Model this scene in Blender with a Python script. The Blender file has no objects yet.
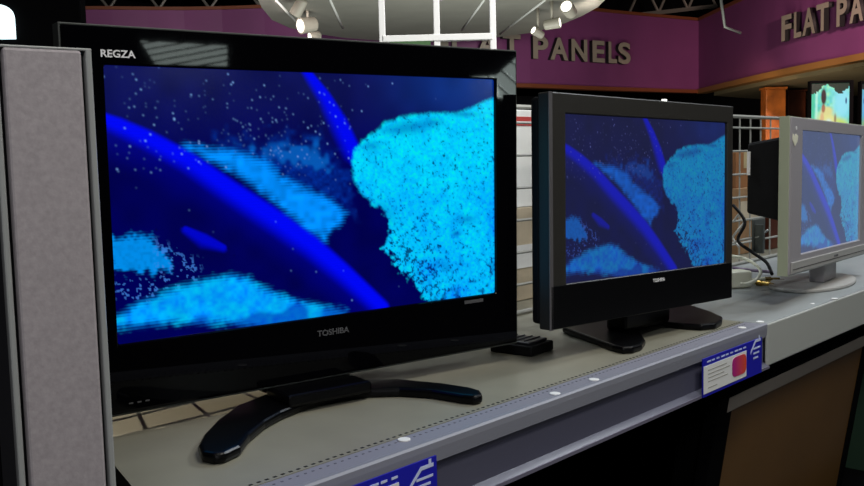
import bpy, bmesh, math, random
import numpy as np
from mathutils import Vector, Matrix
random.seed(7)
S = bpy.context.scene
COL = S.collection
# ------------------------------------------------------------------ camera
FPX = 909.87
CR = Vector((0.681769, -0.731143, -0.024915)); CU = Vector((0.081945, 0.04248, 0.995731)); CF = Vector((0.726964, 0.6809, -0.088875))
EYE = Vector((0, 0, 1.45))
cd = bpy.data.cameras.new('camera'); cam = bpy.data.objects.new('camera', cd); COL.objects.link(cam)
cd.sensor_width = 36; cd.lens = 36 * FPX / 864; cd.clip_start = .02; cd.clip_end = 100
m3 = Matrix((CR, CU, -CF)).transposed()
cam.matrix_world = Matrix.Translation(EYE) @ m3.to_4x4()
S.camera = cam
# ------------------------------------------------------------------ world, exposure
wd = bpy.data.worlds.new('world'); S.world = wd; wd.use_nodes = True
wd.node_tree.nodes['Background'].inputs[0].default_value = (.55, .6, .75, 1)
wd.node_tree.nodes['Background'].inputs[1].default_value = .03
S.view_settings.view_transform = 'Standard'; S.view_settings.look = 'None'
S.view_settings.exposure = 0; S.view_settings.gamma = 1; S.view_settings.use_curve_mapping = False
# ------------------------------------------------------------------ lights
def area(name, loc, target, size, power, color, sy=None, spread=180):
    l = bpy.data.lights.new(name, 'AREA'); l.energy = power; l.color = color; l.size = size
    l.spread = math.radians(spread)
    if sy: l.shape = 'RECTANGLE'; l.size_y = sy
    o = bpy.data.objects.new(name, l); COL.objects.link(o); o.location = loc
    o.rotation_euler = (Vector(target) - Vector(loc)).to_track_quat('-Z', 'Y').to_euler(); return o
def spot(name, loc, target, power, color, deg=40, blend=.6, radius=.05):
    l = bpy.data.lights.new(name, 'SPOT'); l.energy = power; l.color = color; l.spot_size = math.radians(deg)
    l.spot_blend = blend; l.shadow_soft_size = radius
    o = bpy.data.objects.new(name, l); COL.objects.link(o); o.location = loc
    o.rotation_euler = (Vector(target) - Vector(loc)).to_track_quat('-Z', 'Y').to_euler(); return o
area('ceiling_fixture_light', (1.4, -.6, 4.1), (1.6, 1.0, .9), 1.6, 62, (1, .97, .9), .5)
area('ceiling_fixture_light', (4.6, .6, 4.1), (3.6, 1.2, 1.0), 1.2, 95, (.88, .94, 1), .6)
area('ceiling_fixture_light', (-1.4, -1.4, 3.4), (.4, 1.0, 1.3), .8, 40, (.95, .95, 1))
spot('track_spot_light', (1.22, 2.45, 2.05), (.86, 1.38, 1.0), 42, (1, .86, .62), 30, .5, .01)
spot('track_spot_light', (2.6, 3.2, 3.3), (3.0, 1.3, 1.0), 85, (.85, .93, 1), 60, .7, .04)
spot('track_spot_light', (2.2, -.2, 3.2), (1.75, 1.9, 2.0), 270, (1, 1, .96), 34, .5, .03)
spot('fascia_spot_light', (7.4, 1.6, 3.1), (9.7, 2.8, 2.6), 950, (1, .68, .6), 62, .95, .1)
spot('fascia_spot_light', (7.2, 4.6, 2.8), (9.9, 7.4, 2.85), 120, (1, .9, .8), 52, .95, .1)
spot('fascia_spot_light', (4.0, 6.0, 2.8), (7.0, 9.8, 3.0), 240, (1, .88, .85), 72, .95, .1)
area('upward_fill_light', (5.6, 4.6, .9), (6.9, 6.2, 2.9), 2.2, 62, (.95, 1, .95))  # added fill from below to brighten the ceiling cloud, no lamp stands here
area('upward_fill_light', (9.6, 4.4, 1.2), (10.6, 4.6, 2.4), 1.2, 16, (1, .85, .6))  # added warm fill from below for the soffit
spot('aisle_spot_light', (9.6, 4.6, 2.1), (12.0, 4.9, 2.0), 60, (1, .7, .4), 50, .8, .1)
# ------------------------------------------------------------------ helpers
def px(x, y, Z):
    "layout aid: the place at picture position x, y and distance Z"
    return EYE + (CF + CR * ((x - 432) / FPX) - CU * ((y - 243) / FPX)) * Z
def px_plane(x, y, axis, val):
    d = px(x, y, 1) - EYE
    return EYE + d * ((val - EYE[axis]) / d[axis])
MATS = {}
def mat(name, col, rough=.5, metal=0, emit=None, es=1, coat=0, noise=None, spec=.5, attr=None, bump=None):
    if name in MATS: return MATS[name]
    m = bpy.data.materials.new(name); m.use_nodes = True; MATS[name] = m
    nt = m.node_tree; b = nt.nodes['Principled BSDF']
    b.inputs['Base Color'].default_value = (*col, 1); b.inputs['Roughness'].default_value = rough
    b.inputs['Metallic'].default_value = metal; b.inputs['Coat Weight'].default_value = coat
    b.inputs['Coat Roughness'].default_value = .03; b.inputs['Specular IOR Level'].default_value = spec
    tc = nt.nodes.new('ShaderNodeTexCoord')
    if emit: b.inputs['Emission Color'].default_value = (*emit, 1); b.inputs['Emission Strength'].default_value = es
    if noise:
        sc, amt = noise
        n = nt.nodes.new('ShaderNodeTexNoise'); n.inputs['Scale'].default_value = sc; n.inputs['Detail'].default_value = 4
        nt.links.new(tc.outputs['Object'], n.inputs['Vector'])
        r = nt.nodes.new('ShaderNodeValToRGB')
        r.color_ramp.elements[0].position = .3; r.color_ramp.elements[1].position = .7
        r.color_ramp.elements[0].color = (*[c * (1 - amt) for c in col], 1); r.color_ramp.elements[1].color = (*[min(1, c * (1 + amt)) for c in col], 1)
        nt.links.new(n.outputs['Fac'], r.inputs[0]); nt.links.new(r.outputs[0], b.inputs['Base Color'])
    if bump:
        n = nt.nodes.new('ShaderNodeTexNoise'); n.inputs['Scale'].default_value = bump[0]
        nt.links.new(tc.outputs['Object'], n.inputs['Vector'])
        bp = nt.nodes.new('ShaderNodeBump'); bp.inputs['Strength'].default_value = bump[1]; bp.inputs['Distance'].default_value = .002
        nt.links.new(n.outputs['Fac'], bp.inputs['Height']); nt.links.new(bp.outputs[0], b.inputs['Normal'])
    if attr:
        a = nt.nodes.new('ShaderNodeAttribute'); a.attribute_name = 'picture'
        if attr == 'emit':
            nt.links.new(a.outputs['Color'], b.inputs['Emission Color']); b.inputs['Emission Strength'].default_value = es
        else: nt.links.new(a.outputs['Color'], b.inputs['Base Color'])
    return m
def root(name, loc, rz=0, label=None, cat=None, group=None):
    o = bpy.data.objects.new(name, None); COL.objects.link(o); o.location = loc; o.rotation_euler = (0, 0, rz)
    o.empty_display_size = .1
    if label: o['label'] = label
    if cat: o['category'] = cat
    if group: o['group'] = group
    return o
def tag(o, label=None, cat=None, group=None, kind=None):
    for k, v_ in (('label', label), ('category', cat), ('group', group), ('kind', kind)):
        if v_: o[k] = v_
    return o
def link(name, me, m=None, parent=None, local=None, smooth=False):
    o = bpy.data.objects.new(name, me); COL.objects.link(o)
    if m:
        me.materials.clear() if len(me.materials) else None
        me.materials.append(m)
    if parent: o.parent = parent
    if local is not None: o.matrix_local = local
    if smooth:
        for p in me.polygons: p.use_smooth = True
    return o
def from_bm(name, bm, m=None, parent=None, local=None, smooth=False, bevel=0, seg=2):
    bmesh.ops.recalc_face_normals(bm, faces=bm.faces)
    me = bpy.data.meshes.new(name); bm.to_mesh(me); bm.free()
    o = link(name, me, m, parent, local, smooth)
    if bevel:
        bv = o.modifiers.new('bevel', 'BEVEL'); bv.width = bevel; bv.segments = seg; bv.limit_method = 'ANGLE'; bv.angle_limit = math.radians(35)
    return o
def add_box(bm, a, b, mtx=None):
    x0, y0, z0 = a; x1, y1, z1 = b
    vs = [Vector(p) for p in ((x0,y0,z0),(x1,y0,z0),(x1,y1,z0),(x0,y1,z0),(x0,y0,z1),(x1,y0,z1),(x1,y1,z1),(x0,y1,z1))]
    if mtx: vs = [mtx @ v_ for v_ in vs]
    vs = [bm.verts.new(v_) for v_ in vs]
    for f in ((0,3,2,1),(4,5,6,7),(0,1,5,4),(1,2,6,5),(2,3,7,6),(3,0,4,7)): bm.faces.new([vs[i] for i in f])
def box(name, a, b, m, parent=None, local=None, bevel=0, seg=2):
    bm = bmesh.new(); add_box(bm, a, b); return from_bm(name, bm, m, parent, local, bevel=bevel, seg=seg)
def prism(name, pts, z0, z1, m, parent=None, local=None, bevel=0, axis='z', seg=2, bm=None):
    own = bm is None
    if own: bm = bmesh.new()
    f3 = {'z': lambda p, h: (p[0], p[1], h), 'y': lambda p, h: (p[0], h, p[1]), 'x': lambda p, h: (h, p[0], p[1])}[axis]
    lo = [bm.verts.new(f3(p, z0)) for p in pts]; hi = [bm.verts.new(f3(p, z1)) for p in pts]
    n = len(pts); bm.faces.new(lo); bm.faces.new(hi)
    for i in range(n): bm.faces.new((lo[i], lo[(i+1) % n], hi[(i+1) % n], hi[i]))
    if own: return from_bm(name, bm, m, parent, local, bevel=bevel, seg=seg)
def add_tube(bm, pts, r, n=8, closed=False):
    pts = [Vector(p) for p in pts]; rings = []; up = Vector((0, 0, 1)); prev = None
    for i, p in enumerate(pts):
        a = pts[i-1] if (i > 0 or closed) else p; b = pts[(i+1) % len(pts)] if (i < len(pts)-1 or closed) else p
        t = (b - a).normalized()
        if prev is None:
            s = t.cross(up if abs(t.z) < .95 else Vector((1, 0, 0))).normalized()
        else: s = (prev - t * prev.dot(t)).normalized()
        prev = s; q = t.cross(s); rr = r[i] if isinstance(r, (list, tuple)) else r
        rings.append([bm.verts.new(p + (s * math.cos(k * 2 * math.pi / n) + q * math.sin(k * 2 * math.pi / n)) * rr) for k in range(n)])
    m_ = len(rings)
    for i in range(m_ if closed else m_ - 1):
        A, B = rings[i], rings[(i+1) % m_]
        for k in range(n): bm.faces.new((A[k], A[(k+1) % n], B[(k+1) % n], B[k]))
    if not closed: bm.faces.new(rings[0]); bm.faces.new(rings[-1])
def tube(name, pts, r, m, parent=None, local=None, n=10, smooth_pts=0):
    if smooth_pts: pts = catmull(pts, smooth_pts)
    bm = bmesh.new(); add_tube(bm, pts, r, n); return from_bm(name, bm, m, parent, local, smooth=True)
def catmull(p, k):
    p = [Vector(q) for q in p]; out = []
    for i in range(len(p) - 1):
        a, b, c, d = p[max(i-1, 0)], p[i], p[i+1], p[min(i+2, len(p)-1)]
        for j in range(k):
            t = j / k; out.append(.5 * ((2*b) + (c-a)*t + (2*a-5*b+4*c-d)*t*t + (3*b-a-3*c+d)*t**3))
    out.append(p[-1]); return out
def ring(name, o, i, y0, y1, m, parent=None, local=None, bevel=.003, yi=None):
    "picture-frame shape: outer and inner rectangle (x0,z0,x1,z1), front y0, back y1"
    bm = bmesh.new(); yi = y0 if yi is None else yi
    def q(r, y): return [bm.verts.new(p) for p in ((r[0],y,r[1]),(r[2],y,r[1]),(r[2],y,r[3]),(r[0],y,r[3]))]
    a, b, c, d = q(o, y0), q(i, yi), q(o, y1), q(i, y1)
    for k in range(4):
        j = (k+1) % 4
        bm.faces.new((a[k], a[j], b[j], b[k])); bm.faces.new((a[k], c[k], c[j], a[j]))
        bm.faces.new((b[k], b[j], d[j], d[k])); bm.faces.new((c[k], d[k], d[j], c[j]))
    return from_bm(name, bm, m, parent, local, bevel=bevel)
def text(name, s, size, m, parent=None, local=None, extrude=.001, width=None, bold=0, align='LEFT', shear=0):
    cu = bpy.data.curves.new(name, 'FONT'); cu.body = s; cu.size = size; cu.extrude = extrude; cu.offset = bold
    cu.align_x = align; cu.shear = shear
    tmp = bpy.data.objects.new('tmp', cu); COL.objects.link(tmp)
    dg = bpy.context.evaluated_depsgraph_get(); dg.update()
    me = bpy.data.meshes.new_from_object(tmp.evaluated_get(dg)); bpy.data.objects.remove(tmp)
    me.name = name
    if width:
        xs = [v_.co.x for v_ in me.vertices]; k = width / (max(xs) - min(xs)); x0 = min(xs)
        for v_ in me.vertices: v_.co.x = (v_.co.x - x0) * k
    return link(name, me, m, parent, local)
STAND = Matrix.Rotation(math.pi/2, 4, 'X')          # text lying in XY -> standing, facing -Y
# ------------------------------------------------------------------ materials
M_black = mat('gloss_black_plastic', (.0012, .0012, .0018), .03, spec=.11)
M_blackm = mat('satin_black_plastic', (.004, .004, .0045), .6, spec=.2)
M_tv2 = mat('bezel_grey_with_sheen', (.024, .022, .019), .5, spec=.4)  # ceiling reflection on the upper bezel put into its base grey
M_tv2low = mat('black_lower_bezel', (.003, .003, .0035), .35, spec=.2)
M_shelf = mat('beige_grey_enamel', (.255, .245, .19), .34, noise=(9, .07))
M_shelf2 = mat('pale_grey_enamel', (.30, .32, .32), .36, noise=(9, .06))
M_stand = mat('satin_black_stand', (.0015, .0015, .002), .3, spec=.15)
M_strip = mat('blue_grey_strip', (.215, .215, .26), .55)
M_rail = mat('grey_rail', (.25, .255, .30), .55)
M_raild = mat('smoked_plastic_channel', (.085, .085, .125), .3)
M_hole = mat('punched_hole_black', (.004, .004, .004), .8)
M_white = mat('white_paper', (.82, .82, .8), .5)
M_silver = mat('silver_plastic', (.36, .34, .36), .4)
M_silverlow = mat('silver_plastic_lower', (.40, .39, .37), .4)
M_grille = mat('grey_grille_cloth', (.36, .325, .335), .75, noise=(160, .1), bump=(300, .12))
M_rim = mat('silver_rim', (.33, .34, .33), .3)
M_wire = mat('white_wire', (.30, .30, .27), .45)
M_purple = mat('purple_paint', (.175, .042, .145), .55, noise=(1.2, .12))
M_orange = mat('orange_trim_paint', (.17, .045, .015), .6)
M_letter = mat('olive_grey_letter', (.28, .245, .20), .5)
M_dark = mat('dark_paint', (.006, .006, .008), .7, spec=.12)
M_darker = mat('black_paint', (.0015, .0015, .002), .8, spec=.06)
M_ceil = mat('grey_ceiling_panel', (.30, .29, .25), .7, noise=(3, .06))
M_line = mat('panel_seam', (.8, .8, .76), .6)
M_steel = mat('galvanised_steel', (.38, .38, .33), .45, metal=.3)
M_head = mat('cream_lamp_housing', (.5, .46, .38), .4)
M_glow = mat('lamp_lens', (1, 1, 1), .4, emit=(1, .95, .8), es=2.5)
M_wood = mat('orange_wood', (.42, .12, .02), .5, noise=(6, .4))
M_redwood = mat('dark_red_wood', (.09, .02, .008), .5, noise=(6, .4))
M_blue = mat('blue_card', (.012, .012, .42), .45)
M_print = mat('pale_blue_print', (.6, .66, .9), .5)
M_gold = mat('brass', (.75, .5, .16), .25, metal=1)
M_cream = mat('cream_plastic', (.85, .84, .66), .4)
M_box = mat('brown_cardboard', (.30, .17, .08), .75, noise=(12, .2))
M_beige = mat('beige_cardboard', (.5, .42, .3), .75, noise=(12, .1))
M_green = mat('green_ink', (.05, .35, .12), .6)
M_red = mat('red_ink', (.55, .06, .05), .6)
M_glow_n = mat('backlit_letter', (1, 1, 1), .4, emit=(.72, .95, 1), es=1.5)
M_logo = mat('dull_logo_print', (.09, .09, .095), .4)
M_logow = mat('bright_logo_print', (.8, .8, .8), .4)
M_brown = mat('glass_warm_reflection', (.16, .08, .022), .35, spec=.4, noise=(2.2, .12))  # reflection of the warm store painted as the screen's brown

# ------------------------------------------------------------------ room shell
def struct(o): o['kind'] = 'structure'; return o
struct(box('floor', (-4, -4, -.1), (16, 16, 0), mat('dark_carpet', (.02, .018, .02), .9)))
struct(box('ceiling', (-4, -4, 4.6), (16, 16, 4.7), M_darker))
struct(box('wall_left', (-4.1, -4, 0), (-4, 16, 4.6), M_dark))
struct(box('wall_front', (-4, -4.1, 0), (16, -4, 4.6), M_dark))
struct(box('wall_far', (-4, 16, 0), (16, 16.1, 4.6), M_dark))
struct(box('wall_end', (16, -4, 0), (16.1, 16, 4.6), M_dark))
# purple fascia hung above the sales floor: two runs that meet in a corner
FL = catmull([(4.2, 12.2, 0), (5.46, 11.1, 0), (6.86, 10.0, 0), (8.2, 8.2, 0), (9.24, 7.35, 0), (11.1, 6.95, 0), (12.9, 6.5, 0)], 4)
FL = [Vector(p) for p in FL]
FR = [Vector(p) for p in catmull([(12.9, 6.5, 0), (11.0, 4.55, 0), (9.86, 3.17, 0), (8.6, 1.6, 0)], 8)]
def band(name, pts, z0, z1, off0, off1, m):
    "vertical ribbon of thickness along a plan polyline (offset towards the viewer)"
    bm = bmesh.new(); rows = []
    for i, p in enumerate(pts):
        t = (pts[min(i+1, len(pts)-1)] - pts[max(i-1, 0)]).normalized(); n = Vector((t.y, -t.x, 0))
        if n.dot(-p) < 0: n = -n
        rows.append([bm.verts.new(p + n*o + Vector((0, 0, z))) for o, z in ((off0, z0), (off0, z1), (off1, z1), (off1, z0))])
    for a, b in zip(rows[:-1], rows[1:]):
        for k in range(4): bm.faces.new((a[k], b[k], b[(k+1) % 4], a[(k+1) % 4]))
    bm.faces.new(rows[0]); bm.faces.new(rows[-1])
    return struct(from_bm(name, bm, m))
band('wall_back', FL, 2.42, 3.46, -.12, 0, M_purple)
band('wall_right', FR, 2.42, 3.46, -.12, 0, M_purple)
band('trim_1', FL, 2.38, 2.43, -.12, .03, M_orange)
band('trim_2', FL, 3.45, 3.49, -.12, .03, M_orange)
band('trim_3', FR, 2.37, 2.44, -.12, .03, mat('ochre_trim_paint', (.26, .12, .03), .6))
band('trim_4', FR, 3.45, 3.49, -.12, .03, M_orange)
band('wall_upper', [p + Vector((.5, .6, 0)) for p in FL], 0, 2.35, -.3, -.2, M_dark)
# soffit running back from the right fascia
struct(prism('trim_5', [(13.1, 6.35), (11.2, 4.42), (10.06, 3.04), (8.8, 1.47), (15.5, 1.47), (15.5, 6.35)], 2.34, 2.42, mat('beige_soffit', (.24, .2, .12), .7)))
# rounded ceiling cloud
cl = [px_plane(*q, 2, 2.9).to_2d() for q in ((258, 0), (262, 8), (272, 20), (290, 28), (318, 34), (345, 38), (385, 41), (432, 42), (480, 39.5), (530, 33), (558, 26), (582, 16), (598, 7), (605, 0))]
cl += [Vector((6.1, 3.3)), Vector((4.6, 2.9)), Vector((3.6, 3.6)), Vector((3.8, 5.2))]
cloud = root('ceiling_cloud', (6.4, 5.6, 2.9), 0, 'pale grey rounded ceiling panel hanging in front of the purple fascia', 'ceiling panel')
prism('panel', [(p.x - 6.4, p.y - 5.6) for p in cl], 0, .12, M_ceil, cloud)
for a, b in (((276, 0), (300, 26)), ((330, 0), (343, 28)), ((484, 0), (462, 30)), ((545, 0), (500, 34))):
    A = px_plane(*a, 2, 2.896) - Vector((6.4, 5.6, 2.9)); B = px_plane(*b, 2, 2.896) - Vector((6.4, 5.6, 2.9))
    tube('seam_strip', [A, B], .012, M_line, cloud, n=6)
# open ceiling steel beyond the fascia
def truss(A, B, h, n, label):
    t = root('ceiling_truss', (A + B) / 2, 0, label, 'truss', None); c = (A + B) / 2
    bm = bmesh.new(); add_tube(bm, [A - c, B - c], .035, 6); from_bm('bottom_chord', bm, M_steel, t)
    bm = bmesh.new(); add_tube(bm, [A - c + Vector((0, 0, h)), B - c + Vector((0, 0, h))], .035, 6); from_bm('top_chord', bm, M_steel, t)
    for i in range(n):
        p = A.lerp(B, (i + .0) / n) - c; q = A.lerp(B, (i + .5) / n) - c + Vector((0, 0, h)); r = A.lerp(B, (i + 1) / n) - c
        bm = bmesh.new(); add_tube(bm, [p, q, r], .022, 6); from_bm('web_bar', bm, M_steel, t)
truss(px(60, 9, 13.5), px(262, 9, 13.0), .5, 4, 'open steel truss above the left run of the purple fascia')
truss(px(628, 16, 14), px(716, 6, 15), .5, 3, 'open steel truss above the corner of the purple fascia')
rod = [px(719, -14, 8), px(725, 27, 8), px(741, 33, 8)]
tag(tube('hanging_rod', rod, .014, M_steel, n=6), 'thin bent metal rod hanging before the purple fascia corner', 'rod')

# ------------------------------------------------------------------ FLAT PANELS lettering
def letters(name, lst, pts, label):
    import itertools
    base = Vector(lst[0][1]); t = root(name, (base[0], base[1], 2.76), 0, label, 'sign')
    for ch, a, b in lst:
        a = Vector((a[0], a[1], 0)); b = Vector((b[0], b[1], 0)); d = b - a; w = d.length; ang = math.atan2(d.y, d.x)
        nrm = Vector((d.y, -d.x, 0)).normalized()
        if nrm.dot(-a) < 0: nrm = -nrm
        pos = a + nrm * (.16 if (pts is FL and a.x < 9) else .06) + Vector((0, 0, 2.76)) - t.location
        rot = ang
        lo = text('letter', ch, .395, M_letter, t, Matrix.Translation(pos) @ Matrix.Rotation(rot, 4, 'Z') @ STAND, extrude=.03, width=w * .93, bold=.011)
        lo.data.materials.append(mat('letter_side_shade', (.006, .005, .006), .6))  # sides painted black for the shadow beside each letter face
        for p in lo.data.polygons:
            if abs(p.normal.z) < .5: p.material_index = 1
letters('store_sign', [('F', (8.592, 7.879), (8.691, 7.798)), ('L', (8.72, 7.775), (8.87, 7.652)), ('A', (8.96, 7.579), (9.19, 7.391)),
    ('T', (9.21, 7.375), (9.50, 7.294)), ('P', (9.68, 7.256), (9.955, 7.196)), ('A', (9.965, 7.19), (10.305, 7.121)), ('N', (10.341, 7.113), (10.649, 7.047)),
    ('E', (10.723, 7.031), (10.967, 6.979)), ('L', (11.024, 6.966), (11.193, 6.927)), ('S', (11.21, 6.923), (11.456, 6.861))], FL,
    'raised grey FLAT PANELS lettering on the straight purple fascia, left of the corner')
letters('store_sign', [('F', (10.80, 4.31), (10.66, 4.13)), ('L', (10.625, 4.095), (10.52, 3.965)), ('A', (10.515, 3.955), (10.325, 3.735)),
    ('T', (10.325, 3.735), (10.17, 3.54)), ('P', (10.08, 3.435), (9.95, 3.28)), ('A', (9.93, 3.255), (9.77, 3.06)),
    ('N', (9.74, 3.02), (9.58, 2.82))], FR,
    'raised grey FLAT PANELS lettering on the pinker right fascia, cut by the frame')

# ------------------------------------------------------------------ track lamps under the cloud
def track_lamp(pt, aim, L, R, label, top=2.9):
    t = root('track_lamp', pt, 0, label, 'lamp', None)
    q = Vector(aim).normalized().to_track_quat('Z', 'X').to_matrix().to_4x4()
    bm = bmesh.new(); add_tube(bm, [(0, 0, -L*.5), (0, 0, -L*.42), (0, 0, L*.38), (0, 0, L*.5)], [R*.7, R*.9, R, R*1.04], 20)
    from_bm('housing', bm, M_head, t, q, smooth=False, bevel=.003)
    bm = bmesh.new(); bmesh.ops.create_circle(bm, cap_ends=True, radius=R*.82, segments=20)
    from_bm('lens', bm, M_glow, t, q @ Matrix.Translation((0, 0, L*.505)))
    tube('mount', [(0, 0, R*.6), (0, 0, max(.03, top - pt[2]))], .014, M_head, t, n=8)
CRv, CUv, CFv = CR, CU, CF
track_lamp(px(299, 7, 8.0), CRv*-.5 - CUv*.75 + CFv*.3, .16, .055, 'cream track lamp highest in the left cluster, its lens turned away')
track_lamp(px(308, 25, 8.6), CRv*-.75 - CUv*.25 - CFv*.62, .17, .075, 'large cream track lamp with a bright lens, middle of the left cluster')
track_lamp(px(315, 36, 9.2), CRv*-.8 - CUv*.25 - CFv*.5, .12, .045, 'small track lamp with a glowing lens, lowest of the left cluster')
track_lamp(px(569, 10, 8.0), CRv*-.45 + CUv*.2 - CFv*.85, .15, .06, 'bright track lamp nearest the right rim of the grey ceiling panel')
track_lamp(px(552, 24, 8.4), CRv*.9 + CUv*.1 - CFv*.35, .15, .05, 'cream track lamp with half lit lens in the middle of the right cluster')
track_lamp(px(538, 33, 8.8), CRv*-.7 + CUv*.3 - CFv*.4, .12, .042, 'dim track lamp lowest of the right cluster, above the letter P')

# ------------------------------------------------------------------ backlit sign with the letter n
sg = root('backlit_sign', px(17, 19, 4.0), math.radians(-43), 'black sign board with a glowing pale cyan letter n at the top left', 'sign')
box('board', (-.55, 0, -.42), (.275, .08, .42), M_darker, sg, bevel=.005)
text('letter', 'n', .255, M_glow_n, sg, Matrix.Translation((-.162, -.012, -.072)) @ STAND, extrude=.008, bold=.016, width=.155)

# ------------------------------------------------------------------ store fixtures: gondola
XL0, XL1 = .565, .745
g = root('shelf_unit', (1.45, 1.3, 0), 0, 'long beige-grey gondola shelf carrying the two black televisions, with smoked price rail', 'shelf')
def gl(pts): return [(x - 1.45, y - 1.3) for x, y in pts]
XS = 2.335
prism('shelf_board', gl([(.585, 1.045), (XS, 1.045), (XS, 1.62), (XL1, 1.62)]), .975, 1.0, M_shelf, g)
prism('front_strip', gl([(.565, .985), (XS, .985), (XS, 1.0448), (.585, 1.0448)]), .974, 1.0, M_strip, g, bevel=.003)
bm = bmesh.new()
for k in range(120):
    x = .62 + k * .0143
    bmesh.ops.create_cube(bm, size=1, matrix=Matrix.Translation((x - 1.45, 1.052 - 1.3, 1.0003)) @ Matrix.Diagonal((.006, .0045, .0005, 1)))
from_bm('punched_holes', bm, M_hole, g)
bm = bmesh.new()
for k in range(120):
    x = .60 + k * .0143
    bmesh.ops.create_cube(bm, size=1, matrix=Matrix.Translation((x - 1.45, 1.028 - 1.3, 1.0003)) @ Matrix.Diagonal((.004, .003, .0005, 1)))
from_bm('slot_row', bm, mat('shallow_slot', (.10, .10, .14), .7), g)
rl = bmesh.new()                                     # rolled rail profile (y, z)
prism(None, [(-.32, 1.0), (-.316, 1.003), (-.30, 1.0), (-.30, .9), (-.306, .9), (-.306, .965), (-.318, .967), (-.32, .99)], .565 - 1.45, XS - 1.45, None, axis='x', bm=rl)
from_bm('price_rail', rl, M_rail, g)
rl = bmesh.new()
prism(None, [(-.307, .966), (-.313, .966), (-.309, .955), (-.309, .897), (-.325, .889), (-.325, .883), (-.30, .883), (-.30, .966)], .565 - 1.45, XS - 1.45, None, axis='x', bm=rl)
from_bm('label_channel', rl, M_raild, g)
box('channel_lip', (.565 - 1.45, -.327, .883), (XS - 1.45, -.3235, .8895), mat('channel_lip_plastic', (.15, .14, .19), .5), g)
box('back_panel', (.60 - 1.45, .32, 0), (XS - 1.45, .335, .975), M_darker, g)
box('upright', (.75 - 1.45, .26, 0), (.77 - 1.45, .32, .975), M_dark, g)
box('base_deck', (.585 - 1.45, -.30, 0), (XS - 1.45, .30, .2), M_darker, g)
g2 = root('shelf_unit', (3.5, 1.3, 0), 0, 'pale grey gondola shelf carrying the silver television, its plain lip without a price rail', 'shelf')
prism('shelf_board', [(XS + .004 - 3.5, -.31), (1.4, -.31), (1.4, .32), (XS + .004 - 3.5, .32)], .975, 1.0, M_shelf2, g2, bevel=.003)
box('front_lip', (XS + .004 - 3.5, -.318, .885), (1.4, -.3102, .999), mat('pale_lip_enamel', (.42, .43, .40), .5), g2, bevel=.004)
box('back_panel', (XS + .004 - 3.5, .32, 0), (1.4, .335, .975), M_darker, g2)
box('upright', (1.38, .26, 0), (1.4, .32, .975), M_dark, g2)
box('base_deck', (XS + .01 - 3.5, -.30, 0), (1.4, .30, .2), M_darker, g2)
# stickers
dots = [((404, 440), 'left end, below the near television'), ((555, 394), 'left of a close pair midway along the edge'), ((594, 380), 'right of a close pair midway along the edge'),
        ((742, 328), 'left of the pair above the right price tag'), ((760, 322), 'right of the pair above the right price tag'), ((835.5, 299), 'farthest right in front of the silver set'),
        ((812.5, 304), 'smallest, before the silver set')]
for i, (q, w) in enumerate(dots):
    p = px_plane(*q, 2, 1.0); r = .0105 if i < 6 else .006
    bm = bmesh.new(); add_tube(bm, [(0, 0, 0), (0, 0, .0016), (0, 0, .0022)], [r, r, r*.8], 20)
    o = from_bm('round_sticker', bm, M_white); o.location = (p.x, max(p.y, .992), 1.0002)
    tag(o, 'white round sticker on shelf edge, ' + w, 'sticker', 'white stickers along the shelf edge')

# price tags
def price_tag(x0, x1, zb, zt, burst, label, logo_at, side):
    t = root('price_tag', (x0, .9725, zb), 0, label, 'price tag'); W = x1 - x0; H = zt - zb
    cdb = box('card', (0, -.003, 0), (W, 0, H), M_blue, t)
    ww = W * .71; box('price_panel', (.002, -.0042, H*.085), (ww, -.0031, H*.80), M_white, cdb)
    # red to magenta burst with graded ink
    bm = bmesh.new(); c = Vector((ww*.82, 0, H*.47)); n = 24; w2, h2 = ww*.17, H*.27
    pts = []
    for k in range(n):
        a = 2*math.pi*k/n; ca, sa = math.cos(a), math.sin(a); e = .45
        pts.append((c.x + math.copysign(abs(ca)**e, ca)*w2, c.z + math.copysign(abs(sa)**e, sa)*h2))
    prism(None, pts, -.0052, -.0043, None, axis='y', bm=bm)
    o = from_bm('burst_badge', bm, mat('red_burst_ink', (.6, .04, .08), .5, attr='base'), cdb)
    ca_ = o.data.color_attributes.new('picture', 'FLOAT_COLOR', 'POINT')
    for i, v_ in enumerate(o.data.vertices):
        k = (v_.co.x - (c.x - w2)) / (2*w2); ca_.data[i].color = (.42 + .35*k, .01 + .07*k, .22*(1-k) + .01, 1)
    for j, (zz, l) in enumerate(((.66, .42), (.56, .5), (.46, .36), (.36, .45), (.2, .2))):
        box('print_line', (ww*.1, -.0047, H*zz), (ww*(.1 + l), -.0042, H*zz + .002), mat('grey_print', (.35, .34, .3), .6), cdb)
    for j in range(9):
        box('header_print', (W*(.06 + j*.075), -.0036, H*.875), (W*(.06 + j*.075) + W*(.045 if j % 3 else .06), -.0031, H*.915), M_print, cdb)
    # roof-shaped store mark
    lx, lz, s = W*.79, H*.42, W*.17
    bm = bmesh.new()
    prism(None, [(lx, lz+s*.35), (lx, lz+s*.48), (lx+s*.5, lz+s*.95), (lx+s*1.08, lz+s*.95), (lx+s*1.08, lz+s*.83), (lx+s*.54, lz+s*.83)], -.0037, -.0031, None, axis='y', bm=bm)
    add_box(bm, (lx+s*.86, -.0037, lz+s*.95), (lx+s*.98, -.0031, lz+s*1.1))
    from_bm('roof_logo', bm, M_print, cdb)
    for j in range(3): box('logo_print', (lx+s*.3, -.0036, lz+s*(.52-.22*j)), (lx+s*(1.05 - .12*j), -.0031, lz+s*(.60-.22*j)), M_print, cdb)
price_tag(1.948, 2.276, .8845, .976, 0, 'blue and white price tag with red badge under the middle television', None, None)
price_tag(.735, 1.033, .8845, .983, 0, 'blue and white price tag cut off by the bottom of the picture', None, None)

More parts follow.
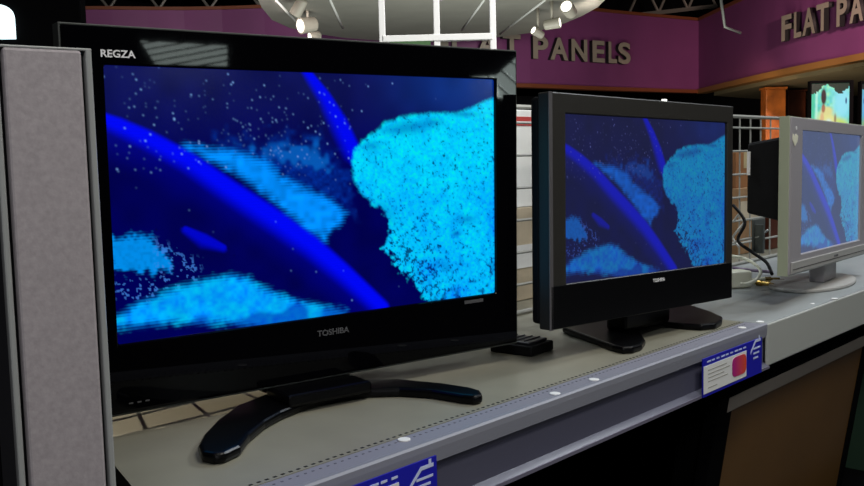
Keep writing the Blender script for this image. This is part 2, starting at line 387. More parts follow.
# ------------------------------------------------------------------ gridwall behind
GX0, GX1, GY = .70, 4.6, 1.605
def gridwall(x0, x1, label, ztop=1.60):
    t = root('gridwall_panel', ((x0+x1)/2, GY, 1.0), 0, label, 'gridwall')
    cx = (x0+x1)/2
    bm = bmesh.new()
    for a, b in (((x0, 1.008), (x1, 1.008)), ((x0, ztop), (x1, ztop)), ((x0, 1.008), (x0, ztop)), ((x1, 1.008), (x1, ztop))):
        add_tube(bm, [(a[0]-cx, 0, a[1]-1), (b[0]-cx, 0, b[1]-1)], .007, 8)
    from_bm('frame', bm, M_wire, t)
    bm = bmesh.new(); x = x0 + .1
    while x < x1 - .03: add_tube(bm, [(x-cx, 0, .008), (x-cx, 0, ztop-1)], .0035, 6); x += .1
    z = 1.09
    while z < ztop - .03: add_tube(bm, [(x0-cx, -.005, z-1), (x1-cx, -.005, z-1)], .0045, 6); z += .093
    from_bm('wire_mesh', bm, M_wire, t)
gridwall(.76, 2.16, 'white gridwall panel behind the near television')
gridwall(2.18, 3.32, 'white gridwall panel behind the middle television')
gridwall(3.34, 4.30, 'white gridwall panel behind the silver television')
# tall white frame rising above the grid
M_enam = mat('white_enamel', (.85, .85, .84), .35)
fo = px(437, 40, 2.78); fr = root('display_frame', (fo.x, fo.y, .996), math.atan2(CR.y, CR.x), 'tall white metal frame rising above the near television', 'rack')
fz = fo.z - .996
for x in (382.5, 437, 493): box('post', ((x-437)/FPX*2.78-.0095, -.0095, .012), ((x-437)/FPX*2.78+.0095, .0095, 1.3), M_enam, fr, bevel=.002)
box('crossbar', (-.165, -.012, fz-.004), (.17, .012, fz+.016), M_enam, fr, bevel=.002)
box('crossbar', (-.165, -.012, 1.25), (.17, .012, 1.272), M_enam, fr, bevel=.002)
box('label_strip', (-.145, -.016, fz-.017), (-.02, -.0125, fz-.0045), mat('dark_green_print', (.05, .13, .04), .6), fr)
box('foot', (-.18, -.04, 0), (.17, .04, .012), M_enam, fr)
# back shelf and cartons behind the gridwall
bs = root('shelf_unit', (2.4, 2.0, 0), 0, 'shelf deck on the far side of the white gridwall, holding cartons', 'shelf')
box('shelf_board', (-1.75, -.36, .97), (2.2, .35, .995), M_shelf, bs); box('base_cabinet', (-1.75, -.36, 0), (2.2, .35, .97), M_darker, bs)
def carton(x, y, w, d, h, m, label, extra=None, z=.997, rz=0):
    t = root('carton', (x, y, z), rz, label, 'box', None)
    box('carton_body', (-w/2, -d/2, 0), (w/2, d/2, h), m, t, bevel=.003)
    box('tape', (-.02, -d/2-.001, h*.55), (.02, d/2+.001, h+.001), mat('packing_tape', (.45, .36, .2), .3), t)
    if extra: box('printed_label', (-w*.4, -d/2-.002, h*extra[0]), (w*.4, -d/2-.0011, h*extra[1]), extra[2], t)
carton(2.42, 1.86, .36, .16, .30, M_beige, 'beige carton low behind the gridwall at the gap left of the middle television', (.35, .6, M_white))
carton(2.42, 1.86, .36, .16, .31, mat('white_cardboard', (.95, .95, .9), .6), 'white carton on the beige one, seen left of the middle television', (.84, .93, M_red), z=1.2975)
carton(4.03, 1.86, .24, .16, .30, M_box, 'brown carton behind the grid right of the middle television', (.5, .8, M_beige))
carton(4.32, 1.84, .2, .16, .44, M_redwood, 'dark red carton behind the silver television housing')
carton(4.02, 1.87, .2, .15, .16, mat('orange_cardboard', (.26, .11, .04), .6), 'small orange carton stacked on the brown one', None, z=1.2975)

# ------------------------------------------------------------------ the moving picture shown on all three screens
def seg_dist(X, Y, a, b):
    ax, ay, aw = a; bx, by, bw = b
    dx, dy = bx-ax, by-ay; t = np.clip(((X-ax)*dx + (Y-ay)*dy) / (dx*dx + dy*dy), 0, 1)
    px_, py_ = ax + t*dx, ay + t*dy
    side = np.sign(dx*(Y-py_) - dy*(X-px_))
    return np.hypot(X-px_, Y-py_), side, aw + t*(bw-aw)
def inside(X, Y, poly):
    c = np.zeros(X.shape, bool); n = len(poly)
    for i in range(n):
        x1, y1 = poly[i]; x2, y2 = poly[(i+1) % n]
        if y1 == y2: continue
        c ^= ((y1 > Y) != (y2 > Y)) & (X < (x2-x1)*(Y-y1)/(y2-y1) + x1)
    return c
def sdf(X, Y, poly):
    d = np.full(X.shape, 9.); P = [(x, y, 0) for x, y in poly]
    for i in range(len(P)): d = np.minimum(d, seg_dist(X, Y, P[i], P[(i+1) % len(P)])[0])
    return np.where(inside(X, Y, poly), d, -d)
rng = np.random.default_rng(5)
def vnoise(X, Y, fx, fy):
    g_ = rng.random((int(fy)+4, int(fx)+4)); x = np.clip(X, 0, 1.777)*fx/1.7778; y = np.clip(Y, 0, 1)*fy
    xi, yi = x.astype(int), y.astype(int); u, w = x-xi, y-yi; u = u*u*(3-2*u); w = w*w*(3-2*w)
    return (g_[yi, xi]*(1-u)+g_[yi, xi+1]*u)*(1-w) + (g_[yi+1, xi]*(1-u)+g_[yi+1, xi+1]*u)*w
NX, NY = 470, 265
def picture():
    A = 16/9
    X, Y = np.meshgrid(np.linspace(0, 1, NX)*A, np.linspace(0, 1, NY))
    sc = lambda l: [(q[0]*A,) + tuple(q[1:]) for q in l]
    sm = lambda x, a, b: np.clip((x-a)/(b-a), 0, 1)**2*(3-2*np.clip((x-a)/(b-a), 0, 1))
    n1 = vnoise(X, Y, 22, 13); n2 = vnoise(X, Y, 70, 42); n3 = vnoise(X, Y, 160, 95); n4 = vnoise(X, Y, 340, 190); n0 = vnoise(X, Y, 9, 6)
    rough = (n2-.5)*.045 + (n3-.5)*.02
    lin = .5 + .5*np.sin(np.arange(NY)*math.pi*2/3+.3)[:, None]*np.ones_like(X)            # interlaced line structure
    C = np.zeros((NY, NX, 3)); C[:] = (.0, .0, .085)
    top = sm(.42-Y, 0, .4)[..., None]; C = C*(1-top) + np.array((.004, .006, .085))*top
    right_blue = sm(X/A, .55, .95)[..., None]*sm(.3-Y, 0, .25)[..., None]; C += right_blue*np.array((0, .025, .13))
    C *= (.8 + .4*n1)[..., None]
    def mix(C, m_, col): m_ = np.clip(m_, 0, 1)[..., None]; return C*(1-m_) + np.array(col)*m_
    s1 = sc([(-0.014,.182,6),(.028,.213,8),(.088,.262,9),(.171,.345,10),(.258,.455,11),(.35,.565,12),(.449,.69,12),(.535,.82,11),(.642,.995,10)])
    s2 = sc([(.436,-.033,4),(.465,.029,6),(.498,.1,8),(.536,.209,11),(.567,.313,11),(.579,.389,4)])
    s3 = sc([(.157,.598,4),(.196,.641,7),(.239,.677,4)])
    rock = sc([(.563,.376),(.569,.322),(.595,.272),(.632,.235),(.661,.197),(.704,.175),(.794,.157),(.873,.156),(.921,.132),(.961,.104),(1.022,.07),(1.018,1.041),(.771,.992),(.75,.942),(.732,.894),(.697,.834),(.668,.772),(.651,.726),(.664,.64),(.656,.583),(.613,.54),(.581,.491),(.568,.431)])
    mid = sc([(.161,.287),(.194,.292),(.243,.308),(.312,.33),(.354,.367),(.385,.42),(.44,.464),(.504,.518),(.546,.576),(.529,.612),(.497,.646),(.488,.683),(.449,.645),(.4,.566),(.34,.48),(.282,.406),(.226,.349)])
    mid2 = sc([(.273,.282),(.38,.292),(.477,.282),(.486,.319),(.511,.402),(.429,.382),(.367,.339)])
    left = sc([(-.013,.603),(.033,.594),(.078,.611),(.108,.663),(.13,.719),(.121,.748),(.074,.747),(.023,.742),(-.016,.718)])
    dune = sc([(-.017,.943),(.001,.896),(.051,.855),(.104,.824),(.159,.807),(.204,.792),(.255,.785),(.292,.804),(.325,.842),(.381,.893),(.43,.925),(.54,.985),(.50,1.05),(.366,1.04),(.30,.995),(.246,.975),(.112,.939),(.028,.932)])
    haze = sc([(.23,.26),(.47,.27),(.56,.42),(.56,.58),(.40,.44),(.30,.34)])
    C = mix(C, sm(sdf(X, Y, haze)+(n2-.5)*.09, -.05, .08)*.7*(.45+.6*n3), (0, .035, .38))
    C = mix(C, sm(sdf(X, Y, mid2)+(n2-.5)*.05, -.012, .03)*.75, (.002, .12, .52))
    e = sdf(X, Y, mid) + (lin-.5)*.016 + rough*.3
    midc = mix(C*0, np.ones_like(X), (0, .27, 1.0)); midc *= (.72 + .5*n2)[..., None]
    C = mix(C, sm(e, -.022, .026), (0, 0, 0)) + midc*np.clip(sm(e, -.022, .026), 0, 1)[..., None]
    e = sdf(X, Y, left) + rough*.9 + (lin-.5)*.012
    C = mix(C, sm(e, -.01, .02)*(.8+.3*n3), (0, .26, .80))
    gap = sm(sdf(X, Y, sc([(.09,.62),(.19,.72),(.18,.80),(.05,.87),(0,.82),(.0,.75),(.09,.76)])), -.02, .03)
    C = mix(C, gap*(n3 > .66)*(n4 > .4)*.7, (.05, .2, .7))
    e = sdf(X, Y, dune) + rough*.35 + (lin-.5)*.014
    dc = np.stack([0*X, .20+.22*n2+.12*n3, .80+.3*n1], -1); dc = mix(dc, .7*sm(n1*sm(Y, .88, .98), .25, .6), (0, .03, .45))
    k = np.clip(sm(e, -.02, .022), 0, 1)[..., None]; C = C*(1-k) + dc*k
    for s, gain in ((s1, 1), (s2, .95), (s3, .6)):
        m_ = np.zeros_like(X)
        for a, b in zip(s[:-1], s[1:]):
            d, side, w = seg_dist(X, Y, a, b); w = w/270.
            soft = np.where(side > 0, 1.05, .62)
            m_ = np.maximum(m_, 1 - sm(d/(w*1.5), np.where(side > 0, .05, .35), np.where(side > 0, 1.15, .8)))
        if s is s1:
            gl_ = np.zeros_like(X)
            for a, b in zip(s[:-1], s[1:]):
                d, side, w = seg_dist(X, Y, a, b); gl_ = np.maximum(gl_, np.where(side > 0, 1, 0)*(1-sm(d, .02, .17)))
            C = mix(C, gl_*.35, (0, 0, .42))
        C = mix(C, m_*gain*(.93+.07*lin), (0, .002, .95))
    # body of the animal below the streak stays near black blue
    e = sdf(X, Y, rock) + rough*(.25 + .9*sm(Y, .45, .7))*sm(1.5-X, 0, .35) + (n4-.5)*.006
    rn = .4*n3 + .3*n4 + .3*n2; low = sm(Y, .55, 1.0)*sm(1.45-X, -.2, .3)
    hi = sm(Y, .75, .15)
    rc = np.stack([0*X+.0, .19+.58*rn+.18*(n1-.5)+.14*hi, .80+.35*rn], -1)
    rc[..., 0] = 0
    rc[..., 2] -= .22*sm(rn, .5, .8)
    rc[..., 1] -= .16*sm(.45-n0, -.1, .25)*sm(Y, .3, .9)
    darksp = sm(.5*n3+.5*n4 + .25*n2 - .42*low, .22, .42); darksp = 1 - darksp
    rc *= (1 - .75*darksp)[..., None]
    rc *= (1 - .5*sm(.5-n2*.6-n1*.4, .12, .3)*sm(Y, .75, 1.0))[..., None]
    # hollows on the boulder
    for (cx_, cy_, rx, ry, am) in ((.74, .215, .05, .022, .55), (.70, .235, .06, .02, .5), (.80, .2, .03, .02, .5), (.90, .165, .04, .012, .6), (.63, .60, .04, .05, .75), (.90, .64, .03, .02, .5), (.87, .7, .012, .012, .8), (.62, .3, .025, .02, .5)):
        dd = ((X/A-cx_)/rx)**2 + ((Y-cy_)/ry)**2; rc = mix(rc, am*np.exp(-dd), (.0, .09, .45))
    k = np.clip(sm(e, -.008, .016), 0, 1)[..., None]; C = C*(1-k) + rc*k
    # drifting particles
    for _ in range(330):
        r_ = rng.random()
        if r_ < .62: u, v_ = rng.random()*.6+.02, rng.random()**.8*.40
        elif r_ < .85: u, v_ = .36+rng.normal()*.07, .3+rng.normal()*.07
        else: u, v_ = rng.random()*.95, rng.random()*.95
        if not (0 < u < 1 and 0 < v_ < 1): continue
        xx, yy = int(u*(NX-1)), int(v_*(NY-1)); a = rng.random()**3*.65+.08
        if C[yy, xx, 1] > .12: continue
        for ddx in (-1, 0, 1):
            for ddy in (-1, 0, 1):
                if 0 <= xx+ddx < NX and 0 <= yy+ddy < NY:
                    w = a*(1 if ddx == ddy == 0 else (.35 if ddx*ddy == 0 else .12)); C[yy+ddy, xx+ddx] = C[yy+ddy, xx+ddx]*(1-w) + np.array((.2, .4, .9))*w
    ed = np.minimum(X, A-X)
    C = mix(C, sm(.012-(A-X), 0, .008)*.85, (0, .0, .16))
    return np.clip(C, 0, 1.3)
PIC = picture()
def screen(name, x0, z0, x1, z1, y, gain, reflect_lift, es, parent, local, pic=None, m=None):
    P = PIC if pic is None else pic; ny, nx = P.shape[:2]
    ii, jj = np.meshgrid(np.arange(nx), np.arange(ny))
    V = np.stack([x0 + (x1-x0)*ii/(nx-1), np.full(ii.shape, y), z1 - (z1-z0)*jj/(ny-1)], -1).reshape(-1, 3)
    a = (jj[:-1, :-1]*nx + ii[:-1, :-1]).ravel(); F = np.stack([a, a+nx, a+nx+1, a+1], -1)
    me = bpy.data.meshes.new(name); me.from_pydata(V.tolist(), [], F.tolist())
    c = np.ones((ny*nx, 4)); c[:, :3] = np.clip(P.reshape(-1, 3)*np.array(gain) + np.array(reflect_lift), 0, 4)  # offset puts room reflections into the emitted picture colour
    at = me.color_attributes.new('picture', 'FLOAT_COLOR', 'POINT'); at.data.foreach_set('color', c.ravel().astype(np.float32))
    return link(name, me, m or mat('lit_lcd_picture', (.001, .001, .001), .15, attr='emit', es=es, spec=.06), parent, local)

# ------------------------------------------------------------------ televisions
def tv_root(name, o, ang, w, label):
    c = Vector((o[0] + math.cos(ang)*w/2, o[1] + math.sin(ang)*w/2, 1.0))
    return root(name, c, ang, label, 'television', None)
def head(o, ang, til, rol, t):
    d = Vector((math.cos(ang), math.sin(ang), 0)); nb = Vector((-math.sin(ang), math.cos(ang), 0)); up = Vector((0, 0, 1))*math.cos(til) + nb*math.sin(til)
    d2 = d*math.cos(rol) - up*math.sin(rol); u2 = up*math.cos(rol) + d*math.sin(rol); back = u2.cross(d2)
    Mx = Matrix((d2, back, u2)).transposed().to_4x4(); Mx.translation = Vector(o)
    bpy.context.view_layer.update()
    return t.matrix_world.inverted() @ Mx
def loc_pts(pts, t):
    inv = t.matrix_world.inverted(); return [tuple((inv @ Vector((x, y, 1.0)))[:2]) for x, y in pts]

# near television, 37 inch
A1 = math.radians(-11.288); O1 = (.733, 1.413, 1.159); W1, H1 = .8178, .46
t1 = tv_root('television', O1, A1, W1, 'large glossy black television at the left showing bright blue underwater footage')
h1 = head(O1, A1, -.024388, -.003056, t1)
bz1 = ring('bezel', (-.064, -.118, W1+.058, H1+.061), (0, 0, W1, H1), -.008, .028, M_black, t1, h1, bevel=.004)
ring('outer_edge', (-.067, -.121, W1+.061, H1+.064), (-.0635, -.1175, W1+.0575, H1+.0605), -.0045, .03, mat('grey_edge', (.045, .05, .045), .5), t1, h1, bevel=.001)
screen('screen', -.003, -.003, W1+.003, H1+.003, .0, (1, 1, 1), (0, 0, 0), 1.0, t1, h1)
box('rear_housing', (-.045, .028, -.10), (W1+.045, .085, H1+.04), M_blackm, t1, h1, bevel=.02, seg=3)
box('inner_housing', (.09, .085, -.07), (W1-.09, .13, H1-.06), M_blackm, t1, h1, bevel=.02)
text('range_logo', 'REGZA', .0165, M_logow, bz1, Matrix.Translation((-.005, -.0095, H1+.0125)) @ STAND, extrude=.0003, width=.056, bold=.0004)
text('maker_logo', 'TOSHIBA', .0155, M_logo, bz1, Matrix.Translation((.372, -.0095, -.036)) @ STAND, extrude=.0003, width=.070, bold=.0004)
box('model_plate', (.727, -.0088, -.0145), (.778, -.008, -.0075), M_logo, bz1)
for k in range(3): box('status_mark', (.012+.014*k, -.0088, -.103), (.019+.014*k, -.008, -.1005), M_logo, bz1)
feet = [(.760,1.225),(.742,1.188),(.748,1.164),(.763,1.156),(.800,1.168),(.848,1.211),(.909,1.252),(.962,1.276),(1.015,1.29),(1.065,1.293),(1.112,1.288),(1.165,1.265),(1.205,1.225),(1.232,1.165),(1.240,1.095),(1.248,1.072),(1.268,1.068),(1.29,1.092),(1.296,1.124),(1.288,1.19),(1.26,1.28),(1.20,1.35),(1.12,1.40),(1.02,1.40),(.94,1.375),(.86,1.322),(.80,1.27)]
prism('stand_foot', loc_pts(feet, t1), .0005, .019, M_stand, t1, bevel=.007, seg=3)
p0, p1 = loc_pts([(1.0, 1.35), (1.19, 1.40)], t1)
box('stand_neck', (p0[0], -.075, .015), (p1[0], .02, .038), M_stand, t1, bevel=.006)
box('stand_neck', (p0[0], .0285, .02), (p1[0], .085, .2), M_stand, t1, bevel=.01)

# middle television
A2 = math.radians(-5.359); O2 = (1.656, 1.15, 1.178); W2, H2 = .6498, .3655
t2 = tv_root('television', O2, A2, W2, 'smaller charcoal television in the middle, its blue picture dimmer')
h2 = head(O2, A2, .008639, .021152, t2)
bx0, bx1, bz0, bz1 = -.066, W2+.026, -.100, H2+.048
bz2 = ring('bezel', (bx0, bz0, bx1, bz1), (-.010, -.003, W2-.002, H2+.003), -.012, .02, M_tv2, t2, h2, bevel=.004)
box('lower_bezel_dark_sheet', (bx0+.003, -.0135, bz0+.002), (bx1-.003, -.0121, -.004), M_tv2low, t2, h2, bevel=.0006)  # thin sheet keeps the lower part black, without the sheen painted above
box('side_band', (bx0-.002, -.0135, bz0), (bx0+.010, -.0122, bz1), mat('mid_grey_band', (.10, .095, .10), .35), t2, h2)
screen('screen', -.011, -.006, W2+.003, H2+.005, -.004, (.5, .28, .42), (.011, .013, .022), 1.0, t2, h2, m=mat('dim_lcd_with_reflection', (.001, .001, .001), .15, attr='emit', es=1.0, spec=.06))  # greyer blacks are ambient reflection added to the picture
box('rear_housing', (bx0+.004, .02, bz0+.01), (bx1-.02, .046, bz1-.008), M_blackm, t2, h2, bevel=.008)
box('inner_housing', (.08, .046, -.05), (W2-.08, .11, H2-.06), M_blackm, t2, h2, bevel=.02)
text('maker_logo', 'TOSHIBA', .0115, M_logow, bz2, Matrix.Translation((.309, -.0145, -.026)) @ STAND, extrude=.0003, width=.05, bold=.0004)
box('power_lamp', (.36, -.010, bz1-.001), (.372, -.003, bz1+.004), mat('lit_power_lamp', (1, 1, 1), .4, emit=(1, 1, .9), es=2), bz2)
f2 = [tuple(px_plane(*q, 2, 1.008).to_2d()) for q in ((562, 330), (592, 341), (612, 348.5), (622, 351), (633, 350.5), (642, 347.5), (645.5, 343), (643, 338), (639, 333.5), (652, 329), (664, 325), (684, 327), (702, 328), (716, 326.5), (722, 323), (722.5, 319.5), (712, 314.5), (692, 308), (660, 306), (620, 312), (590, 320))]
prism('stand_foot', loc_pts(f2, t2), .0005, .017, M_stand, t2, bevel=.006, seg=3)
p0, = loc_pts([(2.02, 1.20)], t2)
box('stand_neck', (p0[0]-.07, p0[1]-.03, .015), (p0[0]+.13, p0[1]+.03, .16), M_stand, t2, bevel=.01)

# silver television
A3 = math.radians(4.010); O3 = (2.745, 1.056, 1.150); W3, H3 = .6490, .3650
t3 = tv_root('television', O3, A3, W3, 'silver television with round stand at the right edge of the shelf')
h3 = head(O3, A3, 0, .018, t3)
bz3 = ring('bezel', (-.128, -.058, W3+.10, H3+.036), (-.022, -.002, W3-.008, H3), -.012, .002, M_silver, t3, h3, bevel=.004)
ring('side_rim', (-.132, -.060, W3+.104, H3+.038), (-.127, -.0575, W3+.099, H3+.0355), -.007, .022, mat('pale_green_silver', (.42, .46, .33), .35), t3, h3, bevel=.001)
screen('screen', -.023, -.003, W3+.003, H3+.003, -.004, (.5, .36, .36), (.085, .11, .175), 1.0, t3, h3, m=mat('pale_lcd_with_reflection', (.001, .001, .001), .15, attr='emit', es=1.0, spec=.06))  # pale tone is room reflection painted over the emitted picture
box('lower_cover', (-.12, -.0165, -.054), (W3+.09, -.0121, -.020), M_silverlow, t3, h3, bevel=.002)
box('cover_groove', (-.11, -.0172, -.0425), (W3+.09, -.0166, -.0405), mat('groove_shadow_gap', (.05, .045, .045), .6), t3, h3)
text('maker_logo', 'TOSHIBA', .010, M_logo, bz3, Matrix.Translation((.30, -.0175, -.036)) @ STAND, extrude=.0003, width=.05)
bm = bmesh.new(); add_tube(bm, [(-.088, -.0125, H3+.004), (-.088, -.0135, H3+.004)], .006, 12); from_bm('worn_sticker', bm, M_white, bz3)
prism('torn_sticker', [(-.122, H3-.03), (-.10, H3-.048), (-.078, H3-.035), (-.072, H3-.018), (-.09, H3-.012), (-.1, H3-.02), (-.118, H3-.012)], -.0133, -.0122, M_cream, bz3, axis='y')
bm = bmesh.new()
a_ = [(-.118, .0221, .10), (W3+.09, .0221, .10), (W3+.09, .0221, H3-.02), (-.118, .0221, H3-.02)]
b_ = [(-.09, .13, .12), (W3+.05, .13, .12), (W3+.05, .13, H3-.035), (-.09, .13, H3-.035)]
a_ = [bm.verts.new(p) for p in a_]; b_ = [bm.verts.new(p) for p in b_]
bm.faces.new(a_); bm.faces.new(b_)
for k in range(4): bm.faces.new((a_[k], a_[(k+1)%4], b_[(k+1)%4], b_[k]))
from_bm('rear_housing', bm, M_blackm, t3, h3, bevel=.008)
box('inner_housing', (.1, .0225, -.04), (W3-.1, .09, .099), M_blackm, t3, h3, bevel=.005)
box('rear_label', (-.1, .118, H3-.13), (-.0902, .126, H3-.06), M_white, t3, h3)
bm = bmesh.new(); n = 40; cx, cy = loc_pts([(3.15, 1.165)], t3)[0]
prism('stand_base', [(cx + .25*math.cos(2*math.pi*k/n), cy + .125*math.sin(2*math.pi*k/n)) for k in range(n)], .0005, .013, M_silverlow, t3, bevel=.005, seg=3)
box('stand_neck', (cx-.05, cy-.05, .012), (cx+.10, cy+.0, .13), M_silver, t3, bevel=.006)

# ------------------------------------------------------------------ silver speaker column at the left
cA = math.radians(-11.3); cp = Vector((.442, .981, 0))
sp = root('speaker_column', cp, cA, 'tall grey cloth-fronted speaker column with silver rims at the left edge', 'speaker')
cw = .0515; top = 1.584
box('cabinet', (-cw+.002, .012, .03), (cw-.002, .11, top-.004), mat('charcoal_cabinet', (.03, .03, .035), .5), sp, bevel=.004)
box('grille', (-cw+.0115, -.004, .03), (cw-.0115, .0118, top-.003), M_grille, sp, bevel=.003)
for s in (-1, 1):
    x = s*(cw-.0035); box('side_rim', (x-.0035, -.002, .03), (x+.0035, .0118, top-.001), M_rim, sp, bevel=.002)
box('top_cap', (-cw, -.002, top-.003), (cw, .11, top), M_rim, sp, bevel=.001)
box('plinth', (-cw-.01, -.012, 0), (cw+.01, .125, .03), M_dark, sp, bevel=.003)

# ------------------------------------------------------------------ small things on the shelf
r_ = root('set_top_box', (1.70, 1.30, 1.0), 0, 'small black box with ribbed top on the shelf between the two black televisions', 'electronics box')
bp_ = [px_plane(*q, 2, 1.0) for q in ((490, 352), (532, 357.5), (554, 350), (512, 345.5))]; bp_ = [(p.x-1.70, p.y-1.30) for p in bp_]
def shr(k): cx_ = sum(p[0] for p in bp_)/4; cy_ = sum(p[1] for p in bp_)/4; return [(cx_+(p[0]-cx_)*k, cy_+(p[1]-cy_)*k) for p in bp_]
prism('housing', bp_, .0005, .024, M_blackm, r_, bevel=.004)
prism('top_panel', shr(.8), .0242, .031, mat('grey_top_panel', (.02, .02, .025), .35), r_, bevel=.003)
for k in range(4):
    a, b, c, d = [Vector(p) for p in shr(.7)]; u = .1 + .25*k; p, q = a.lerp(b, u), d.lerp(c, u)
    bm = bmesh.new(); add_tube(bm, [(p.x, p.y, .0325), (q.x, q.y, .0325)], .0016, 6); from_bm('vent_rib', bm, mat('grey_top_panel', (.02, .02, .025), .35), r_)
r_ = root('power_adapter', (2.93, 1.345, 1.0), math.radians(-30), 'cream power adapter lying beside the middle television', 'power adapter')
box('case', (-.07, -.03, .0005), (.05, .035, .058), M_cream, r_, bevel=.008, seg=3)
tube('cable_boot', [(.05, 0, .022), (.08, -.005, .018)], [.012, .006], M_cream, r_)
Zc = 3.08
tag(tube('cream_cable', [px(q[0], q[1], Zc+q[2]) for q in ((722, 256, .15), (735, 256.5, .12), (748, 260, .06), (757, 266, 0), (760.5, 272, -.02), (757, 279, -.06), (748, 283.5, -.08), (741, 284, -.1))], .0055, M_cream, smooth_pts=6), 'thick cream cable looping up from the shelf beside the adapter', 'cable')
def jack(q, ang, label):
    p = px_plane(*q, 2, 1.0); r = root('phono_plug', (p.x, p.y, 1.0115), ang, label, 'plug', 'gold phono plugs by the adapter'); r.scale = (1.6, 1.6, 1.6)
    bm = bmesh.new(); add_tube(bm, [(0, 0, 0), (.012, 0, 0), (.0121, 0, 0), (.03, 0, 0)], [.0065, .0065, .005, .005], 12); from_bm('collar', bm, M_gold, r)
    bm = bmesh.new(); add_tube(bm, [(-.022, 0, 0), (-.0002, 0, 0)], [.004, .0063], 10); from_bm('grip', bm, M_cream, r)
    bm = bmesh.new(); add_tube(bm, [(.0301, 0, 0), (.04, 0, 0)], .0018, 8); from_bm('pin', bm, M_gold, r)
jack((757, 286), math.radians(-100), 'gold phono plug pointing at the viewer, left of the two by the adapter')
jack((765, 283), math.radians(-60), 'gold phono plug lying right of its twin by the adapter')
cabs = [('tangled_cable', 'black cable hanging in loops on the grid behind the middle television', M_blackm, [(733, 205, 3.45), (745, 222, 3.4), (738, 240, 3.4), (752, 252, 3.35), (766, 262, 3.3), (772, 274, 3.2)], .006),
        ('tangled_cable', 'pale grey cable running sideways across the grid near the silver television', mat('pale_cable', (.5, .5, .46), .4), [(732, 243, 3.42), (741, 240, 3.4), (752, 238, 3.38), (760, 236, 3.36), (768, 230, 3.36)], .0045),
        ('tangled_cable', 'purple-grey cable lying low behind the adapter', mat('violet_cable', (.22, .16, .24), .4), [(733, 268, 3.5), (748, 270, 3.45), (760, 271, 3.4), (772, 272, 3.35)], .006),
        ('tangled_cable', 'coiled pale cable hooked over a grid wire beside the middle television', mat('pale_cable', (.5, .5, .46), .4), [(733, 222, 3.46), (740, 214, 3.44), (744, 222, 3.42), (738, 230, 3.42), (733, 238, 3.44), (739, 247, 3.42)], .0042)]
for nme, lab, mm, pts, rr in cabs: tag(tube(nme, [px(*q) for q in pts], rr, mm, smooth_pts=6), lab, 'cable')
r_ = root('wall_bracket', px(760, 232, 3.40) , math.radians(0), 'grey metal bracket hanging on the grid behind the silver television', 'bracket')
box('plate', (-.05, 0, -.07), (.05, .012, .05), mat('dull_metal', (.12, .13, .12), .4, metal=.4), r_, bevel=.004)
box('arm', (-.045, -.03, -.075), (-.03, 0, .03), mat('dull_metal', (.12, .13, .12), .4, metal=.4), r_)

# ------------------------------------------------------------------ large unlit television on the lower level
A4 = 0; lt = root('television', (2.82, 1.06, .2), 0, 'large unlit television with warm reflections painted brown on its glass on the level below the silver one', 'television')
Mx = Matrix.Translation((-.56, 0, .612)) @ Matrix.Rotation(math.radians(9), 4, 'X')      # hinge at the top edge
LW = 1.10
ring('bezel', (-.05, -.66, LW+.045, .0), (.035, -.62, LW-.005, -.045), -.01, .03, M_darker, lt, Mx, bevel=.004)
box('top_bar', (.0, -.013, -.045), (LW+.04, -.0105, -.004), mat('brown_grey_bar', (.42, .36, .30), .4), lt, Mx, bevel=.001)
box('glass', (.036, -.004, -.619), (LW-.006, .0, -.046), M_brown, lt, Mx)
box('rear_housing', (0, .03, -.62), (LW, .12, -.03), M_darker, lt, Mx, bevel=.01)
box('support', (-.2, .08, .0), (.2, .3, .25), M_darker, lt)
r_ = root('carton', (4.0, 1.12, .2), 0, 'green and white carton beside the lower unlit television at the right edge', 'box')
box('carton_body', (-.33, -.02, 0), (.3, .3, .62), mat('green_carton', (.015, .04, .022), .6), r_, bevel=.003)
box('printed_label', (-.32, -.0215, .02), (.2, -.0202, .28), mat('pale_label', (.4, .45, .5), .5), r_)

# ------------------------------------------------------------------ far end under the soffit
def far_pic():
    h, w = 70, 74; Y, X = np.meshgrid(np.linspace(0, 1, h), np.linspace(0, 1, w), indexing='ij')
    n = vnoise(X*1.7, Y, 14, 12); n2_ = vnoise(X*1.7, Y, 34, 26)
    C = np.stack([.08+.3*n*n, .55+.35*n, .42+.3*n2_], -1)
    def blob(cx_, cy_, rx, ry, col, p=1.):
        nonlocal C
        k = np.clip(1.6*np.exp(-(((X-cx_)/rx)**2 + ((Y-cy_)/ry)**2)**2)*p, 0, 1)[..., None]; C = C*(1-k) + np.array(col)*k
    blob(.82, .45, .26, .42, (.3, .8, .95), .6); blob(.06, .5, .05, .6, (.06, .6, .35), .6); blob(.15, .5, .03, .6, (.5, .95, .8), .5)
    C[Y < .10 + .10*np.sin(X*9+1) + .06*n2_] = (.01, .03, .02)
    blob(.70, .93, .30, .16, (.55, .75, .18), .7); blob(.42, .88, .26, .26, (.78, .78, .30), .8); blob(.42, .62, .15, .10, (.75, .72, .30), .8)
    blob(.47, .98, .10, .16, (.65, .92, 1), .9); blob(.30, .80, .05, .16, (.75, .5, .25), .8); blob(.33, .56, .045, .09, (.42, .17, .09)); blob(.335, .30, .065, .17, (.03, .012, .02))
    blob(.92, .4, .02, .07, (.02, .05, .2), .8); blob(.64, .80, .03, .12, (.3, .2, .1), .6)
    return C
FP = far_pic()
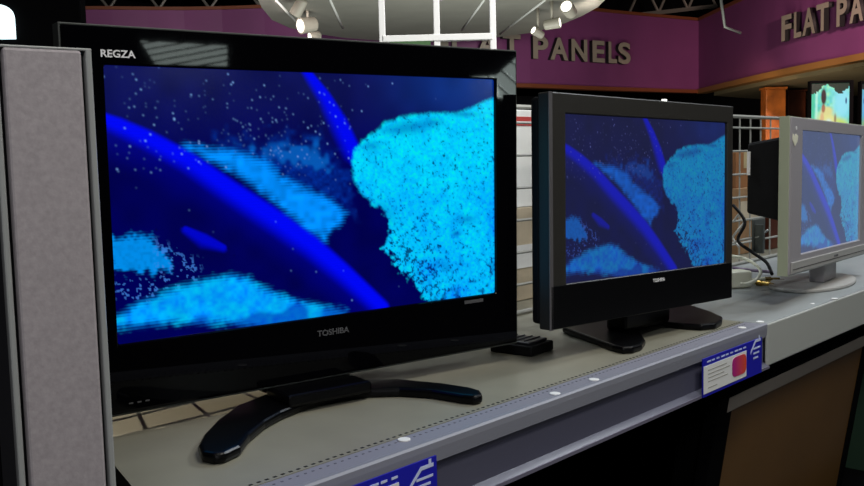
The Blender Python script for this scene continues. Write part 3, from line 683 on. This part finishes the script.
def far_tv(p0, p1, zt, zb, label, withpic):
    d = (p1 - p0); d.z = 0; ang = math.atan2(d.y, d.x); w = d.length; h = zt - zb
    t = root('television', (p0.x, p0.y, zb), ang, label, 'television')
    ring('bezel', (-.015, -.03, w+.035, h+.025), (0, 0, w, h), -.02, .05, M_darker, t, None, bevel=0)
    screen('screen', 0, 0, w, h, .0, (.95, .95, .95), (0, 0, 0), 1.0, t, None, pic=withpic, m=mat('far_lcd_picture', (.01, .01, .01), .3, attr='emit', es=1.0))
    box('rear_housing', (.02, .05, 0), (w-.02, .12, h), M_darker, t)
    box('stand', (w*.25, .0, -.12), (w*.75, .1, -.04), M_darker, t)
    box('pedestal', (w*.1, -.05, -zb), (w*.9, .15, -.12), M_darker, t)
far_tv(px(811, 84, 9.5), px(849.5, 82, 9.5), 2.165, 1.70, 'distant television showing a person in yellow against green, above the silver set', FP)
far_tv(px(861.5, 84, 9.5), px(900, 82, 9.5), 2.15, 1.70, 'distant television with a pale teal picture cut by the right frame edge', FP[:, ::-1]*np.array((.5, .6, .8)))
def pillar(a, b, Z, m, label, z1=2.33):
    p = px(a, 100, Z); q = px(b, 100, Z); w = (q - p); w.z = 0
    t = root('wood_pillar', (p.x, p.y, 0), math.atan2(w.y, w.x), label, 'pillar')
    box('shaft', (0, 0, .1), (w.length, .2, z1-.04), m, t, bevel=.01); box('base_block', (-.02, -.02, 0), (w.length+.02, .22, .1), m, t); box('capital', (-.015, -.015, z1-.04), (w.length+.015, .215, z1-.012), m, t)
pillar(766, 786, 12.0, M_wood, 'bright orange wood pillar under the soffit, left of the distant television')
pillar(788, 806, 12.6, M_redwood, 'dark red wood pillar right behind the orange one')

# ------------------------------------------------------------------ added unseen glowing stripes behind the viewer, shaped to reflect in the black bezel
def clip(poly, a, b, c):
    out = []
    for i in range(len(poly)):
        p, q = poly[i], poly[(i+1) % len(poly)]; dp = a*p[0]+b*p[1]-c; dq = a*q[0]+b*q[1]-c
        if dp >= 0: out.append(p)
        if (dp >= 0) != (dq >= 0): k = dp/(dp-dq); out.append((p[0]+(q[0]-p[0])*k, p[1]+(q[1]-p[1])*k))
    return out
M_stripe_glow = mat('stripe_glow', (.8, .8, .8), .5, emit=(.8, .95, .9), es=15)  # emission added so the stripes show in the bezel
def striped_panel(polys, dirv, pitch, fill, label):
    xs = [p[0] for P in polys for p in P]; zs = [p[1] for P in polys for p in P]
    cx_, cz_ = (min(xs)+max(xs))/2, (min(zs)+max(zs))/2
    t = root('glowing_stripes', (cx_, -2.5, cz_), 0, label, 'lamp')
    n = Vector((-dirv[1], dirv[0])).normalized()
    for P in polys:
        ds = [p[0]*n.x+p[1]*n.y for p in P]; d = min(ds)
        while d < max(ds):
            q = clip(clip(P, n.x, n.y, d), -n.x, -n.y, -(d+pitch*fill))
            if len(q) > 2: prism('glow_strip', [(a-cx_, b-cz_) for a, b in q], -.03, 0, M_stripe_glow, t, axis='y')
            d += pitch
    box('housing', (min(xs)-cx_, -.1, min(zs)-cz_), (max(xs)-cx_, -.035, max(zs)-cz_), M_dark, t)
    tube('hanger', [(0, -.07, max(zs)-cz_), (0, -.07, 4.6-cz_)], .01, M_dark, t)
striped_panel([[(1.266, 1.993), (1.344, 1.867), (1.75, 1.868), (1.753, 1.984)]], (1, .22), .036, .68, 'added glowing stripes behind the viewer, mirrored in the left of the black bezel')
striped_panel([[(3.365, 1.844), (3.569, 1.862), (3.72, 1.985), (3.74, 1.70), (3.571, 1.71), (3.56, 1.832)]], (1, -.75), .095, .74, 'added glowing stripes behind the viewer, mirrored in the right of the black bezel')
